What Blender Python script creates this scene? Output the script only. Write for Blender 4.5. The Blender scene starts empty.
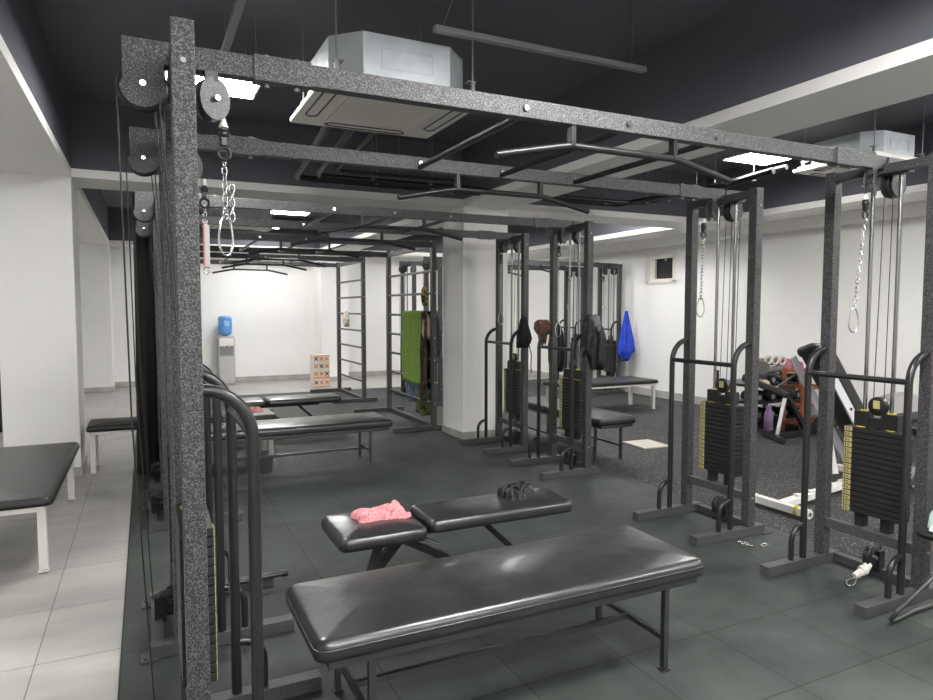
import bpy, bmesh, math, random
from mathutils import Vector, Matrix, noise
random.seed(7)
S = bpy.context.scene
C = S.collection
PI = math.pi
V = Vector

# ---------------------------------------------------------------- materials
def mat(name, col, rough=.5, metal=0., bump=None, var=None, spec=.5, coat=0.):
    m = bpy.data.materials.new(name); m.use_nodes = True
    nt = m.node_tree; b = nt.nodes['Principled BSDF']
    b.inputs['Base Color'].default_value = (*col, 1)
    b.inputs['Roughness'].default_value = rough
    b.inputs['Metallic'].default_value = metal
    b.inputs['Specular IOR Level'].default_value = spec
    if coat: b.inputs['Coat Weight'].default_value = coat; b.inputs['Coat Roughness'].default_value = .15
    tc = nt.nodes.new('ShaderNodeTexCoord')
    if var:   # (scale, colour2, low, high)
        n = nt.nodes.new('ShaderNodeTexNoise'); n.inputs['Scale'].default_value = var[0]; n.inputs['Detail'].default_value = 4
        r = nt.nodes.new('ShaderNodeValToRGB'); r.color_ramp.elements[0].position = var[2]; r.color_ramp.elements[1].position = var[3]
        r.color_ramp.elements[0].color = (*col, 1); r.color_ramp.elements[1].color = (*var[1], 1)
        nt.links.new(tc.outputs['Object'], n.inputs['Vector']); nt.links.new(n.outputs['Fac'], r.inputs['Fac'])
        nt.links.new(r.outputs['Color'], b.inputs['Base Color'])
    if bump:  # (scale, strength, distance)
        n2 = nt.nodes.new('ShaderNodeTexNoise'); n2.inputs['Scale'].default_value = bump[0]; n2.inputs['Detail'].default_value = 3
        bp = nt.nodes.new('ShaderNodeBump'); bp.inputs['Strength'].default_value = bump[1]; bp.inputs['Distance'].default_value = bump[2]
        nt.links.new(tc.outputs['Object'], n2.inputs['Vector']); nt.links.new(n2.outputs['Fac'], bp.inputs['Height'])
        nt.links.new(bp.outputs['Normal'], b.inputs['Normal'])
    return m

def emit(name, col, s):
    m = bpy.data.materials.new(name); m.use_nodes = True
    b = m.node_tree.nodes['Principled BSDF']
    b.inputs['Base Color'].default_value = (1, 1, 1, 1)
    b.inputs['Emission Color'].default_value = (*col, 1); b.inputs['Emission Strength'].default_value = s
    return m

STEEL = mat('hammered_steel', (.034, .034, .037), .48, .35, (200, .7, .003), (210, (.15, .15, .155), .45, .66))
POST = mat('charcoal_paint', (.058, .058, .061), .45, .2, (200, .4, .002), (190, (.105, .105, .108), .42, .65))
TUBE = mat('black_paint', (.016, .016, .017), .32, .0, (300, .15, .001))
PLATE = mat('weight_plate_black', (.014, .014, .015), .5, 0, (120, .3, .001))
RUBBER = mat('rubber_black', (.012, .012, .012), .6)
CHROME = mat('chrome', (.62, .62, .62), .18, 1.)
ROD = mat('guide_rod_steel', (.36, .36, .37), .25, 1.)
GALV = mat('galvanised_sheet', (.62, .66, .70), .45, .45, (14, .1, .003), (9, (.74, .78, .81), .35, .65))
PIPEM = mat('pipe_insulation', (.009, .009, .01), .4)
WPLAST = mat('white_plastic', (.8, .78, .73), .45)
GREYSLOT = mat('grille_slot', (.10, .097, .09), .6)
WPAINT = mat('white_metal', (.74, .73, .7), .4, 0, (60, .05, .001))
LEATHER = mat('black_leather', (.013, .013, .014), .34, 0, (11, .35, .012), (5, (.026, .026, .028), .4, .7), .7, .3)
LEATHER2 = mat('matt_leather', (.016, .0155, .0155), .42, 0, (90, .2, .002))
SEAM = mat('seam_thread', (.45, .45, .45), .7)
CABLE = mat('cable_black', (.02, .02, .02), .4)
YEL = mat('yellow_label', (.50, .44, .19), .6)
YEL2 = mat('yellow_washer', (.6, .5, .05), .5)
ALU = mat('aluminium_trim', (.3, .3, .31), .5, .4)
WALL = mat('white_wall', (.87, .865, .85), .75, 0, (9, .08, .01), (1.2, (.83, .825, .81), .3, .8))
BEAMW = mat('white_beam', (.88, .87, .85), .8)
CEIL = mat('charcoal_ceiling', (.15, .152, .180), .9, 0, (16, .3, .01))
CEILB = mat('charcoal_ceiling_darkened', (.115, .117, .14), .9, 0, (16, .3, .01))  # same paint as the ceiling, colour darkened to offset direct lamplight on beam sides
BASE = mat('baseboard_tile', (.36, .35, .33), .45, 0, None, (5, (.47, .455, .43), .35, .65))
BLACKC = mat('black_cloth', (.012, .012, .013), .95, 0, (40, .5, .01))
LINEN = mat('trim_white', (.8, .8, .78), .5)

def floor_tiles():
    m = bpy.data.materials.new('grey_stone_tiles'); m.use_nodes = True
    nt = m.node_tree; b = nt.nodes['Principled BSDF']; N = nt.nodes.new; L = nt.links.new
    g = N('ShaderNodeNewGeometry'); mp = N('ShaderNodeMapping'); mp.inputs['Location'].default_value = (.475, -.34, 0)
    L(g.outputs['Position'], mp.inputs['Vector'])
    br = N('ShaderNodeTexBrick'); br.offset = 0; br.squash = 1
    br.inputs['Scale'].default_value = 1; br.inputs['Brick Width'].default_value = .6; br.inputs['Row Height'].default_value = .6
    br.inputs['Mortar Size'].default_value = .0025; br.inputs['Mortar Smooth'].default_value = .1
    br.inputs['Color1'].default_value = (.38, .373, .357, 1); br.inputs['Color2'].default_value = (.42, .413, .397, 1)
    br.inputs['Mortar'].default_value = (.13, .125, .12, 1)
    L(mp.outputs['Vector'], br.inputs['Vector'])
    n = N('ShaderNodeTexNoise'); n.inputs['Scale'].default_value = 2.2; n.inputs['Detail'].default_value = 6; n.inputs['Roughness'].default_value = .6
    m2 = N('ShaderNodeMapping'); m2.inputs['Scale'].default_value = (.7, 2.2, 1)
    L(g.outputs['Position'], m2.inputs['Vector']); L(m2.outputs['Vector'], n.inputs['Vector'])
    r = N('ShaderNodeValToRGB'); r.color_ramp.elements[0].position = .3; r.color_ramp.elements[1].position = .7
    r.color_ramp.elements[0].color = (.78, .77, .76, 1); r.color_ramp.elements[1].color = (1.05, 1.05, 1.04, 1)
    L(n.outputs['Fac'], r.inputs['Fac'])
    mx = N('ShaderNodeMix'); mx.data_type = 'RGBA'; mx.blend_type = 'MULTIPLY'; mx.inputs[0].default_value = 1
    L(br.outputs['Color'], mx.inputs[6]); L(r.outputs['Color'], mx.inputs[7]); L(mx.outputs[2], b.inputs['Base Color'])
    b.inputs['Roughness'].default_value = .33
    return m

def rubber_floor(name, c1, c2, line, size, ox, oy, specks=False, rough=.62):
    m = bpy.data.materials.new(name); m.use_nodes = True
    nt = m.node_tree; b = nt.nodes['Principled BSDF']; N = nt.nodes.new; L = nt.links.new
    g = N('ShaderNodeNewGeometry')
    mp = N('ShaderNodeMapping'); mp.inputs['Location'].default_value = (-ox, -oy, 0)
    L(g.outputs['Position'], mp.inputs['Vector'])
    br = N('ShaderNodeTexBrick'); br.offset = 0; br.squash = 1
    br.inputs['Scale'].default_value = 1; br.inputs['Brick Width'].default_value = size; br.inputs['Row Height'].default_value = size
    br.inputs['Mortar Size'].default_value = .0045; br.inputs['Mortar Smooth'].default_value = .6
    br.inputs['Color1'].default_value = (.88, .88, .88, 1); br.inputs['Color2'].default_value = (1.12, 1.12, 1.12, 1)
    br.inputs['Mortar'].default_value = (line, line, line, 1)
    L(mp.outputs['Vector'], br.inputs['Vector'])
    n = N('ShaderNodeTexNoise'); n.inputs['Scale'].default_value = 3.5; n.inputs['Detail'].default_value = 8; n.inputs['Roughness'].default_value = .65
    L(g.outputs['Position'], n.inputs['Vector'])
    r = N('ShaderNodeValToRGB'); r.color_ramp.elements[0].position = .32; r.color_ramp.elements[1].position = .7
    r.color_ramp.elements[0].color = (*c1, 1); r.color_ramp.elements[1].color = (*c2, 1)
    L(n.outputs['Fac'], r.inputs['Fac'])
    mx = N('ShaderNodeMix'); mx.data_type = 'RGBA'; mx.blend_type = 'MULTIPLY'; mx.inputs[0].default_value = 1
    L(r.outputs['Color'], mx.inputs[6]); L(br.outputs['Color'], mx.inputs[7])
    out = mx.outputs[2]
    fine = N('ShaderNodeTexNoise'); fine.inputs['Scale'].default_value = 190; fine.inputs['Detail'].default_value = 2
    L(g.outputs['Position'], fine.inputs['Vector'])
    if specks:
        v = N('ShaderNodeTexVoronoi'); v.inputs['Scale'].default_value = 62
        L(g.outputs['Position'], v.inputs['Vector'])
        rr = N('ShaderNodeValToRGB'); rr.color_ramp.elements[0].position = .20; rr.color_ramp.elements[1].position = .30
        rr.color_ramp.elements[0].color = (1, 1, 1, 1); rr.color_ramp.elements[1].color = (0, 0, 0, 1)
        L(v.outputs['Distance'], rr.inputs['Fac'])
        sp = N('ShaderNodeSeparateColor'); L(v.outputs['Color'], sp.inputs[0])
        th = N('ShaderNodeMath'); th.operation = 'GREATER_THAN'; th.inputs[1].default_value = .62; L(sp.outputs[0], th.inputs[0])
        mu = N('ShaderNodeMath'); mu.operation = 'MULTIPLY'; L(rr.outputs['Color'], mu.inputs[0]); L(th.outputs[0], mu.inputs[1])
        m3 = N('ShaderNodeMix'); m3.data_type = 'RGBA'; L(mu.outputs[0], m3.inputs[0]); L(out, m3.inputs[6]); m3.inputs[7].default_value = (.42, .41, .40, 1)
        out = m3.outputs[2]
    L(out, b.inputs['Base Color'])
    bp = N('ShaderNodeBump'); bp.inputs['Strength'].default_value = .5; bp.inputs['Distance'].default_value = .002
    L(fine.outputs['Fac'], bp.inputs['Height']); L(bp.outputs['Normal'], b.inputs['Normal'])
    b.inputs['Roughness'].default_value = rough
    return m

# ---------------------------------------------------------------- mesh builder
class MB:
    def __init__(s): s.v = []; s.f = []; s.mi = []; s.sm = []
    def add(s, vs, fs, mi=0, smooth=False, M=None):
        o = len(s.v)
        s.v += [tuple(M @ V(p)) if M is not None else tuple(p) for p in vs]
        for f in fs: s.f.append([i + o for i in f]); s.mi.append(mi); s.sm.append(smooth)
        return s
    def box(s, c, d, mi=0, rot=None, bev=0.):
        hx, hy, hz = d[0] / 2, d[1] / 2, d[2] / 2
        M = Matrix.Translation(V(c))
        if rot is not None: M = M @ rot
        if bev <= 0:
            vs = [(x, y, z) for x in (-hx, hx) for y in (-hy, hy) for z in (-hz, hz)]
            fs = [(0, 1, 3, 2), (4, 6, 7, 5), (0, 4, 5, 1), (2, 3, 7, 6), (0, 2, 6, 4), (1, 5, 7, 3)]
            return s.add(vs, fs, mi, False, M)
        bm = bmesh.new(); bmesh.ops.create_cube(bm, size=1)
        for v in bm.verts: v.co = V((v.co.x * d[0], v.co.y * d[1], v.co.z * d[2]))
        bmesh.ops.bevel(bm, geom=bm.edges[:], offset=bev, segments=2, affect='EDGES', profile=.6)
        bm.verts.index_update()
        vs = [v.co.copy() for v in bm.verts]; fs = [[v.index for v in f.verts] for f in bm.faces]; bm.free()
        return s.add(vs, fs, mi, False, M)
    def bar(s, a, b, w, h, mi=0, bev=0.):
        """square bar between points; w horizontal-ish, h the other"""
        a, b = V(a), V(b); d = b - a
        q = d.to_track_quat('X', 'Z').to_matrix().to_4x4()
        return s.box((a + b) / 2, (d.length, w, h), mi, q, bev)
    def tube(s, pts, r, mi=0, n=10, closed=False, caps=True):
        pts = [V(p) for p in pts]; N = len(pts); rings = []; vs = []; fs = []
        up = None
        for i, p in enumerate(pts):
            if closed: t = pts[(i + 1) % N] - pts[i - 1]
            else: t = (pts[min(i + 1, N - 1)] - pts[max(i - 1, 0)])
            t.normalize()
            if up is None:
                up = V((0, 0, 1)) if abs(t.z) < .9 else V((1, 0, 0))
            a = (up - t * up.dot(t)).normalized(); b = t.cross(a); up = a
            rr = r[i] if isinstance(r, (list, tuple)) else r
            for k in range(n):
                an = 2 * PI * k / n; vs.append(p + (a * math.cos(an) + b * math.sin(an)) * rr)
        M = N if closed else N - 1
        for i in range(M):
            j = (i + 1) % N
            for k in range(n):
                fs.append((i * n + k, i * n + (k + 1) % n, j * n + (k + 1) % n, j * n + k))
        s.add(vs, fs, mi, True)
        if caps and not closed:
            s.add(vs[:n], [tuple(range(n))[::-1]], mi); s.add(vs[-n:], [tuple(range(n))], mi)
        return s
    def cyl(s, a, b, r, mi=0, n=20, r2=None):
        a, b = V(a), V(b); t = (b - a).normalized()
        up = V((0, 0, 1)) if abs(t.z) < .9 else V((1, 0, 0))
        x = (up - t * up.dot(t)).normalized(); y = t.cross(x); r2 = r if r2 is None else r2
        v1 = [a + (x * math.cos(2 * PI * k / n) + y * math.sin(2 * PI * k / n)) * r for k in range(n)]
        v2 = [b + (x * math.cos(2 * PI * k / n) + y * math.sin(2 * PI * k / n)) * r2 for k in range(n)]
        s.add(v1 + v2, [(k, (k + 1) % n, n + (k + 1) % n, n + k) for k in range(n)], mi, True)
        s.add(v1, [tuple(range(n))[::-1]], mi); s.add(v2, [tuple(range(n))], mi)
        return s
    def lathe(s, prof, c, axis='Z', mi=0, n=28):
        vs = []; fs = []
        for r, h in prof:
            for k in range(n):
                an = 2 * PI * k / n; x, y = r * math.cos(an), r * math.sin(an)
                p = (x, y, h) if axis == 'Z' else ((x, h, y) if axis == 'Y' else (h, x, y))
                vs.append(V(c) + V(p))
        for i in range(len(prof) - 1):
            for k in range(n): fs.append((i * n + k, i * n + (k + 1) % n, (i + 1) * n + (k + 1) % n, (i + 1) * n + k))
        s.add(vs, fs, mi, True)
        s.add(vs[:n], [tuple(range(n))[::-1]], mi); s.add(vs[-n:], [tuple(range(n))], mi)
        return s
    def rings(s, rs, mi=0, smooth=True, cap0=True, cap1=True):
        n = len(rs[0]); vs = [p for r in rs for p in r]
        fs = [(i * n + k, i * n + (k + 1) % n, (i + 1) * n + (k + 1) % n, (i + 1) * n + k) for i in range(len(rs) - 1) for k in range(n)]
        if cap0: fs.append(tuple(range(n))[::-1])
        if cap1: fs.append(tuple(range((len(rs) - 1) * n, len(rs) * n)))
        return s.add(vs, fs, mi, smooth)
    def pad(s, c, L, W, T, r=.032, rc=.05, crown=.016, mi=0, M=None):
        """upholstered pad, c = centre of underside"""
        def ring(ins, z):
            R = max(rc - ins, .006); hx, hy = L / 2 - ins - R, W / 2 - ins - R; out = []
            for (sx, sy, a0) in ((1, 1, 0), (-1, 1, PI / 2), (-1, -1, PI), (1, -1, 1.5 * PI)):
                for k in range(6):
                    a = a0 + PI / 2 * k / 5; out.append(V((sx * hx + R * math.cos(a), sy * hy + R * math.sin(a), z)))
            return out
        rs = [ring(.02, 0), ring(.004, .004), ring(0, .015), ring(-.002, (T - r) * .6), ring(0, T - r)]
        for k in range(1, 6):
            a = PI / 2 * k / 5; rs.append(ring(r * (1 - math.cos(a)), T - r + r * math.sin(a)))
        for q in (.35, .6, .85):
            rs.append(ring(r + (min(L, W) / 2 - r) * q * .9, T + crown * (1 - (1 - q) ** 2)))
        MM = Matrix.Translation(V(c)) if M is None else M
        rs = [[MM @ p for p in rg] for rg in rs]
        return s.rings(rs, mi)
    def build(s, name, mats, parent=None, loc=None):
        me = bpy.data.meshes.new(name); me.from_pydata([tuple(p) for p in s.v], [], s.f)
        ms = mats if isinstance(mats, (list, tuple)) else [mats]
        for m in ms: me.materials.append(m)
        for i, p in enumerate(me.polygons): p.material_index = s.mi[i]; p.use_smooth = s.sm[i]
        me.update()
        o = bpy.data.objects.new(name, me); C.objects.link(o)
        if parent is not None: o.parent = parent
        if loc is not None: o.location = loc
        return o

def tag(o, label, cat, group=None, kind=None):
    o['label'] = label; o['category'] = cat
    if group: o['group'] = group
    if kind: o['kind'] = kind
    return o
def thing(name, label, cat, loc=(0, 0, 0), rz=0, group=None):
    o = bpy.data.objects.new(name, None); C.objects.link(o); o.location = loc; o.rotation_euler = (0, 0, rz)
    o.empty_display_size = .1
    return tag(o, label, cat, group)
def copy_tree(o, parent=None):
    c = o.copy(); C.objects.link(c); c.parent = parent
    for ch in list(o.children): copy_tree(ch, c)
    return c
def dup(o, loc, rz, label, group=None):
    c = copy_tree(o); c.location = loc; c.rotation_euler = (0, 0, rz); c['label'] = label
    if group: c['group'] = group
    return c
def struct(name, mb, m):
    o = mb.build(name, m); o['kind'] = 'structure'; return o
def arc(c, r, a0, a1, n, plane='XZ', r2=None):
    r2 = r if r2 is None else r2; out = []
    for k in range(n + 1):
        a = a0 + (a1 - a0) * k / n; u, w = r * math.cos(a), r2 * math.sin(a)
        out.append(V(c) + (V((u, 0, w)) if plane == 'XZ' else V((u, w, 0)) if plane == 'XY' else V((0, u, w))))
    return out

# ================================================================ ROOM
ZB = 2.72; ZC = 3.4; BAND = .075
struct('floor', MB().box((2.4, 5, -.06), (13.2, 20.2, .1)), floor_tiles())
GREEN = rubber_floor('green_rubber', (.024, .0295, .027), (.050, .0585, .054), .2, .5, 2.366, 2.268)
SPECK = rubber_floor('speckled_rubber', (.017, .017, .018), (.034, .034, .035), .5, 1., 3.95, 3.1, True, .68)
struct('floor', MB().box(((-.14 + 3.95) / 2, (12.32 - 4) / 2, -.0095), (4.09, 16.32, .019), bev=.004), GREEN)
struct('floor', MB().box(((3.95 + 7.99) / 2, (12.3 - 4) / 2, -.0095), (4.04, 16.3, .019), bev=.004), SPECK)
struct('ceiling', MB().box((2.4, 5, ZC + .05), (13.2, 20.2, .1)), CEIL)
struct('wall_back', MB().box((2.4, 14.7, 1.7), (13.2, .2, 3.4)), WALL)
struct('wall_front', MB().box((2.4, -4.6, 1.7), (13.2, .2, 3.4)), WALL)
struct('wall_left', MB().box((-3.8, 5, 1.7), (.2, 19.5, 3.4)), WALL)
# right wall with the small window
wy0, wy1, wz0, wz1 = 8.55, 9.22, 1.98, 2.44
w = MB()
w.box((8.1, (-4.5 + wy0) / 2, 1.7), (.2, wy0 + 4.5, 3.4)); w.box((8.1, (wy1 + 14.6) / 2, 1.7), (.2, 14.6 - wy1, 3.4))
w.box((8.1, (wy0 + wy1) / 2, wz0 / 2), (.2, wy1 - wy0, wz0)); w.box((8.1, (wy0 + wy1) / 2, (wz1 + 3.4) / 2), (.2, wy1 - wy0, 3.4 - wz1))
struct('wall_right', w, WALL)
# structural beams: white lower part, charcoal above
def beam(x0, x1, y0, y1, name):
    b = MB(); b.box(((x0 + x1) / 2, (y0 + y1) / 2, ZB + BAND / 2), (x1 - x0, y1 - y0, BAND), 0)
    b.box(((x0 + x1) / 2, (y0 + y1) / 2, (ZB + BAND + ZC) / 2), (x1 - x0 - .004, y1 - y0 - .004, ZC - ZB - BAND), 1)
    o = b.build(name, [BEAMW, CEILB]); o['kind'] = 'structure'
beam(3.33, 3.93, -4.5, 14.6, 'trim_1'); beam(-1.16, -.56, -4.5, 14.6, 'trim_2'); beam(7.1, 8.0, -4.5, 14.6, 'trim_3')
for i, (x0, x1) in enumerate(((-3.7, -1.16), (-.56, 3.33), (3.93, 7.1))):
    beam(x0, x1, 6.98, 7.58, 'trim_%d' % (4 + i)); beam(x0, x1, 13.95, 14.6, 'trim_%d' % (7 + i))
struct('trim_10', MB().box((7.86, 5, 2.655), (.28, 19.2, .13)), BEAMW)
def column(x0, x1, y0, y1, name, zb=ZB + .02):
    b = MB(); b.box(((x0 + x1) / 2, (y0 + y1) / 2, zb / 2), (x1 - x0, y1 - y0, zb), 0, bev=.006)
    b.box(((x0 + x1) / 2, (y0 + y1) / 2, .04), (x1 - x0 + .02, y1 - y0 + .02, .09), 1)
    o = b.build(name, [WALL, BASE]); o['kind'] = 'structure'
column(3.335, 3.925, 6.985, 7.575, 'trim_11'); column(3.335, 3.925, 13.955, 14.6, 'trim_12')
column(-1.155, -.565, 6.985, 7.575, 'trim_13'); column(-1.155, -.565, 13.955, 14.6, 'trim_14')
struct('baseboard_back', MB().box((2.4, 14.585, .05), (13, .02, .11)), BASE)
struct('baseboard_right', MB().box((7.985, 5, .06), (.02, 19, .13)), BASE)
struct('baseboard_left', MB().box((-3.69, 5, .05), (.02, 19, .1)), BASE)
# window
wn = MB()
for a, b in (((8.03, wy0, (wz0 + wz1) / 2), (.06, .09, wz1 - wz0)), ((8.03, wy1, (wz0 + wz1) / 2), (.06, .09, wz1 - wz0)),
             ((8.03, (wy0 + wy1) / 2, wz0), (.06, wy1 - wy0 + .09, .09)), ((8.03, (wy0 + wy1) / 2, wz1), (.06, wy1 - wy0 + .09, .09))):
    wn.box(a, b, 0, bev=.006)
wn.box((8.04, 9.11, (wz0 + wz1) / 2), (.04, .14, wz1 - wz0), 0)
wn.box((8.05, 8.8, wz0 + .05), (.04, .5, .04), 0)
wn.box((8.08, 8.88, (wz0 + wz1) / 2), (.01, .62, wz1 - wz0), 1)
wn.cyl((8.05, 8.80, 2.37), (8.03, 8.80, 2.37), .014, 0)
DARKG = mat('dark_glass', (.03, .03, .032), .15)
o = wn.build('window_1', [WPLAST, DARKG]); o['kind'] = 'structure'

# ================================================================ CEILING SERVICES
LAMP = emit('led_panel', (1, .985, .96), 15.)
def lamp(x, y, label, sx=.6, sy=.6, z=3.05, grp='square ceiling lamps'):
    t = thing('ceiling_lamp', label, 'lamp', (x, y, z), 0, grp)
    MB().box((0, 0, 0), (sx - .03, sy - .03, .012)).build('diffuser', LAMP, t)
    f = MB()
    for s in (-1, 1): f.box((s * (sx / 2 - .008), 0, .012), (.016, sy, .034)); f.box((0, s * (sy / 2 - .008), .012), (sx, .016, .034))
    f.box((0, 0, .022), (sx, sy, .012))
    f.build('frame', LINEN, t)
    for a in (-1, 1):
        for b in (-1, 1): MB().cyl((a * sx * .4, b * sy * .4, .02), (a * sx * .4, b * sy * .4, ZC - z), .0015, 0, 6).build('suspension_wire', ALU, t)
lamp(.45, 4.78, 'bright square ceiling lamp shining just right of the tall near left post')
lamp(5.62, 4.74, 'bright square ceiling lamp over the right hand machines')
lamp(2.1, 10.65, 'bright ceiling lamp seen small beyond the white cross beam')
lamp(2.0, 1.25, 'square ceiling lamp above the front bench', 1.2, .6)
for x, y in ((1.2, -2.8), (3.0, -2.6), (.4, -.8), (5.3, -.5), (2.1, 13.1), (5.3, 9.3), (-2.3, 3.2), (-2.3, 9.8), (5.6, 12.6), (6.3, 1.9), (6.2, 8.3)):  # unseen lamps added as fill to lift the walls, column and back
    lamp(x, y, 'added square fill lamp out of the main view', 1.2 if y < 3 else .6, .6, 3.1 if y > 10 else 3.25, 'unseen fill lamps added to brighten the room')

def cassette(x, y, z, s, label):
    t = thing('ceiling_air_conditioner', label, 'air conditioner', (x, y, z), 0, 'ceiling cassette air conditioners')
    k = s / .95
    b = MB(); h = .405 * k; c = .15 * k
    pts = [(-h + c, -h), (h - c, -h), (h, -h + c), (h, h - c), (h - c, h), (-h + c, h), (-h, h - c), (-h, -h + c)]
    b.rings([[V((px, py, zz)) for px, py in pts] for zz in (.035, .275 * k)], smooth=False)
    # embossed rectangle and flange seams on the front
    for q in ((-.10, .205, .30, .006), (-.10, .10, .30, .006)): b.box((q[0] * k + .10 * k, -h - .002, q[1] * k), (q[2] * k, .004, q[3]))
    for q in (-.15, .15): b.box((q * k, -h - .002, .155 * k), (.006, .004, .11 * k))
    b.build('casing', GALV, t)
    p = MB(); p.box((0, 0, 0), (s, s, .03), 0, bev=.008); p.box((0, 0, .022), (s * .93, s * .93, .03), 0); p.build('panel', WPLAST, t)
    g = MB()
    for i in range(17): g.box((0, (-.27 + i * .034) * k, -.018), (.56 * k, .018, .008), 0)
    g.build('intake_grille', WPLAST, t)
    g = MB()
    for i in range(17): g.box((0, (-.253 + i * .034) * k, -.0158), (.56 * k, .014, .003), 0)
    g.build('grille_slots', GREYSLOT, t)
    for a in range(4):
        R = Matrix.Rotation(a * PI / 2, 4, 'Z')
        l = MB(); L = [R @ V(q) for q in ((-.24 * k, -.425 * k, -.017), (.24 * k, -.425 * k, -.017), (.27 * k, -.395 * k, -.017), (.24 * k, -.355 * k, -.017), (-.24 * k, -.355 * k, -.017), (-.27 * k, -.395 * k, -.017))]
        l.tube(L, .005, closed=True, n=6); l.build('louvre', GREYSLOT, t)
    for a in (-1, 1):
        for bb in (-1, 1):
            r = MB(); r.cyl((a * .40 * k, bb * .40 * k, .08), (a * .40 * k, bb * .40 * k, ZC - z), .005, 0, 8)
            r.box((a * .39 * k, bb * .39 * k, .10 * k), (.05, .05, .006)); r.box((a * .40 * k, bb * .40 * k, .06 * k), (.02, .02, .08)); r.build('threaded_rod', ALU, t)
cassette(1.315, 3.84, ZB, .93, 'large ceiling air conditioner with galvanised casing above the nearest overhead beam')
cassette(6.08, 4.08, 2.86, .82, 'ceiling air conditioner above the right hand machines')
cassette(1.25, 10.0, ZB, .93, 'distant ceiling air conditioner beyond the white cross beam')

# suspended unlit bars
t = thing('light_track', 'thin grey track hanging crosswise right of the big air conditioner', 'track', (2.10, 3.28, 3.0), 0, 'grey ceiling tracks')
MB().box((0, 0, 0), (1.40, .045, .03), bev=.004).build('track_profile', ALU, t)
MB().cyl((-.66, 0, .0), (-.50, 0, .4), .0015, n=6).build('suspension_wire', ALU, t); MB().cyl((.6, 0, 0), (.6, 0, .4), .0015, n=6).build('suspension_wire', ALU, t)
t = thing('light_track', 'thin grey track running lengthwise near the tall near left post', 'track', (.45, 3.15, 3.0), 0, 'grey ceiling tracks')
MB().box((0, 0, 0), (.04, 2.1, .03), bev=.004).build('track_profile', ALU, t)
MB().cyl((0, -.9, 0), (0, -.9, .4), .0015, n=6).build('suspension_wire', ALU, t); MB().cyl((0, .9, 0), (0, .9, .4), .0015, n=6).build('suspension_wire', ALU, t)

# pipes
def pipe(pts, r, label, hang=(), grp='black insulated ceiling pipes'):
    t = thing('insulated_pipe', label, 'pipe', (0, 0, 0), 0, grp)
    MB().tube(pts, r, n=12).build('pipe', PIPEM, t)
    if hang:
        for x, y, z in hang:
            h = MB(); h.cyl((x, y, z - r - .01), (x, y, ZC), .003, n=6); h.box((x, y, z - r - .006), (.03, .03, .005)); h.build('pipe_hanger', ALU, t)
zp = 2.80
pipe([(1.15, 4.15, 2.86), (1.20, 4.9, zp), (1.33, 6.45, zp), (1.37, 6.54, zp), (1.5, 6.56, zp), (5.1, 6.56, zp)], .030, 'black insulated pipe run farthest from the camera of the crosswise pair', [(x, 6.56, zp) for x in (1.8, 2.4, 3.0, 4.5)])
pipe([(1.32, 4.15, 2.86), (1.37, 4.9, zp), (1.48, 6.2, zp), (1.53, 6.36, zp), (1.7, 6.38, zp), (5.25, 6.38, zp), (5.38, 6.3, zp), (5.42, 6.1, zp), (5.6, 4.5, zp + .1)], .027, 'black insulated pipe that turns toward the right hand air conditioner', [(x, 6.38, zp) for x in (2.1, 2.7, 4.2, 4.9)] + [(5.43, 5.9, zp), (5.5, 5.3, zp + .03), (5.56, 4.85, zp + .06)])
pipe([(1.50, 4.15, 2.86), (1.55, 4.9, zp + .02), (1.64, 6.15, zp + .03), (1.7, 6.2, zp + .03), (2.9, 6.2, zp + .03)], .018, 'thin black pipe beside the insulated pair behind the big air conditioner', [(2.0, 6.2, zp), (2.6, 6.2, zp)])
pipe([(5.1, 6.56, zp), (5.22, 6.5, zp), (5.26, 6.3, zp), (5.38, 5.0, zp), (5.42, 4.5, zp + .05)], .032, 'black insulated lengthwise pipe left of the right hand air conditioner', [(5.28, 6.1, zp), (5.34, 5.4, zp)])

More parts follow.
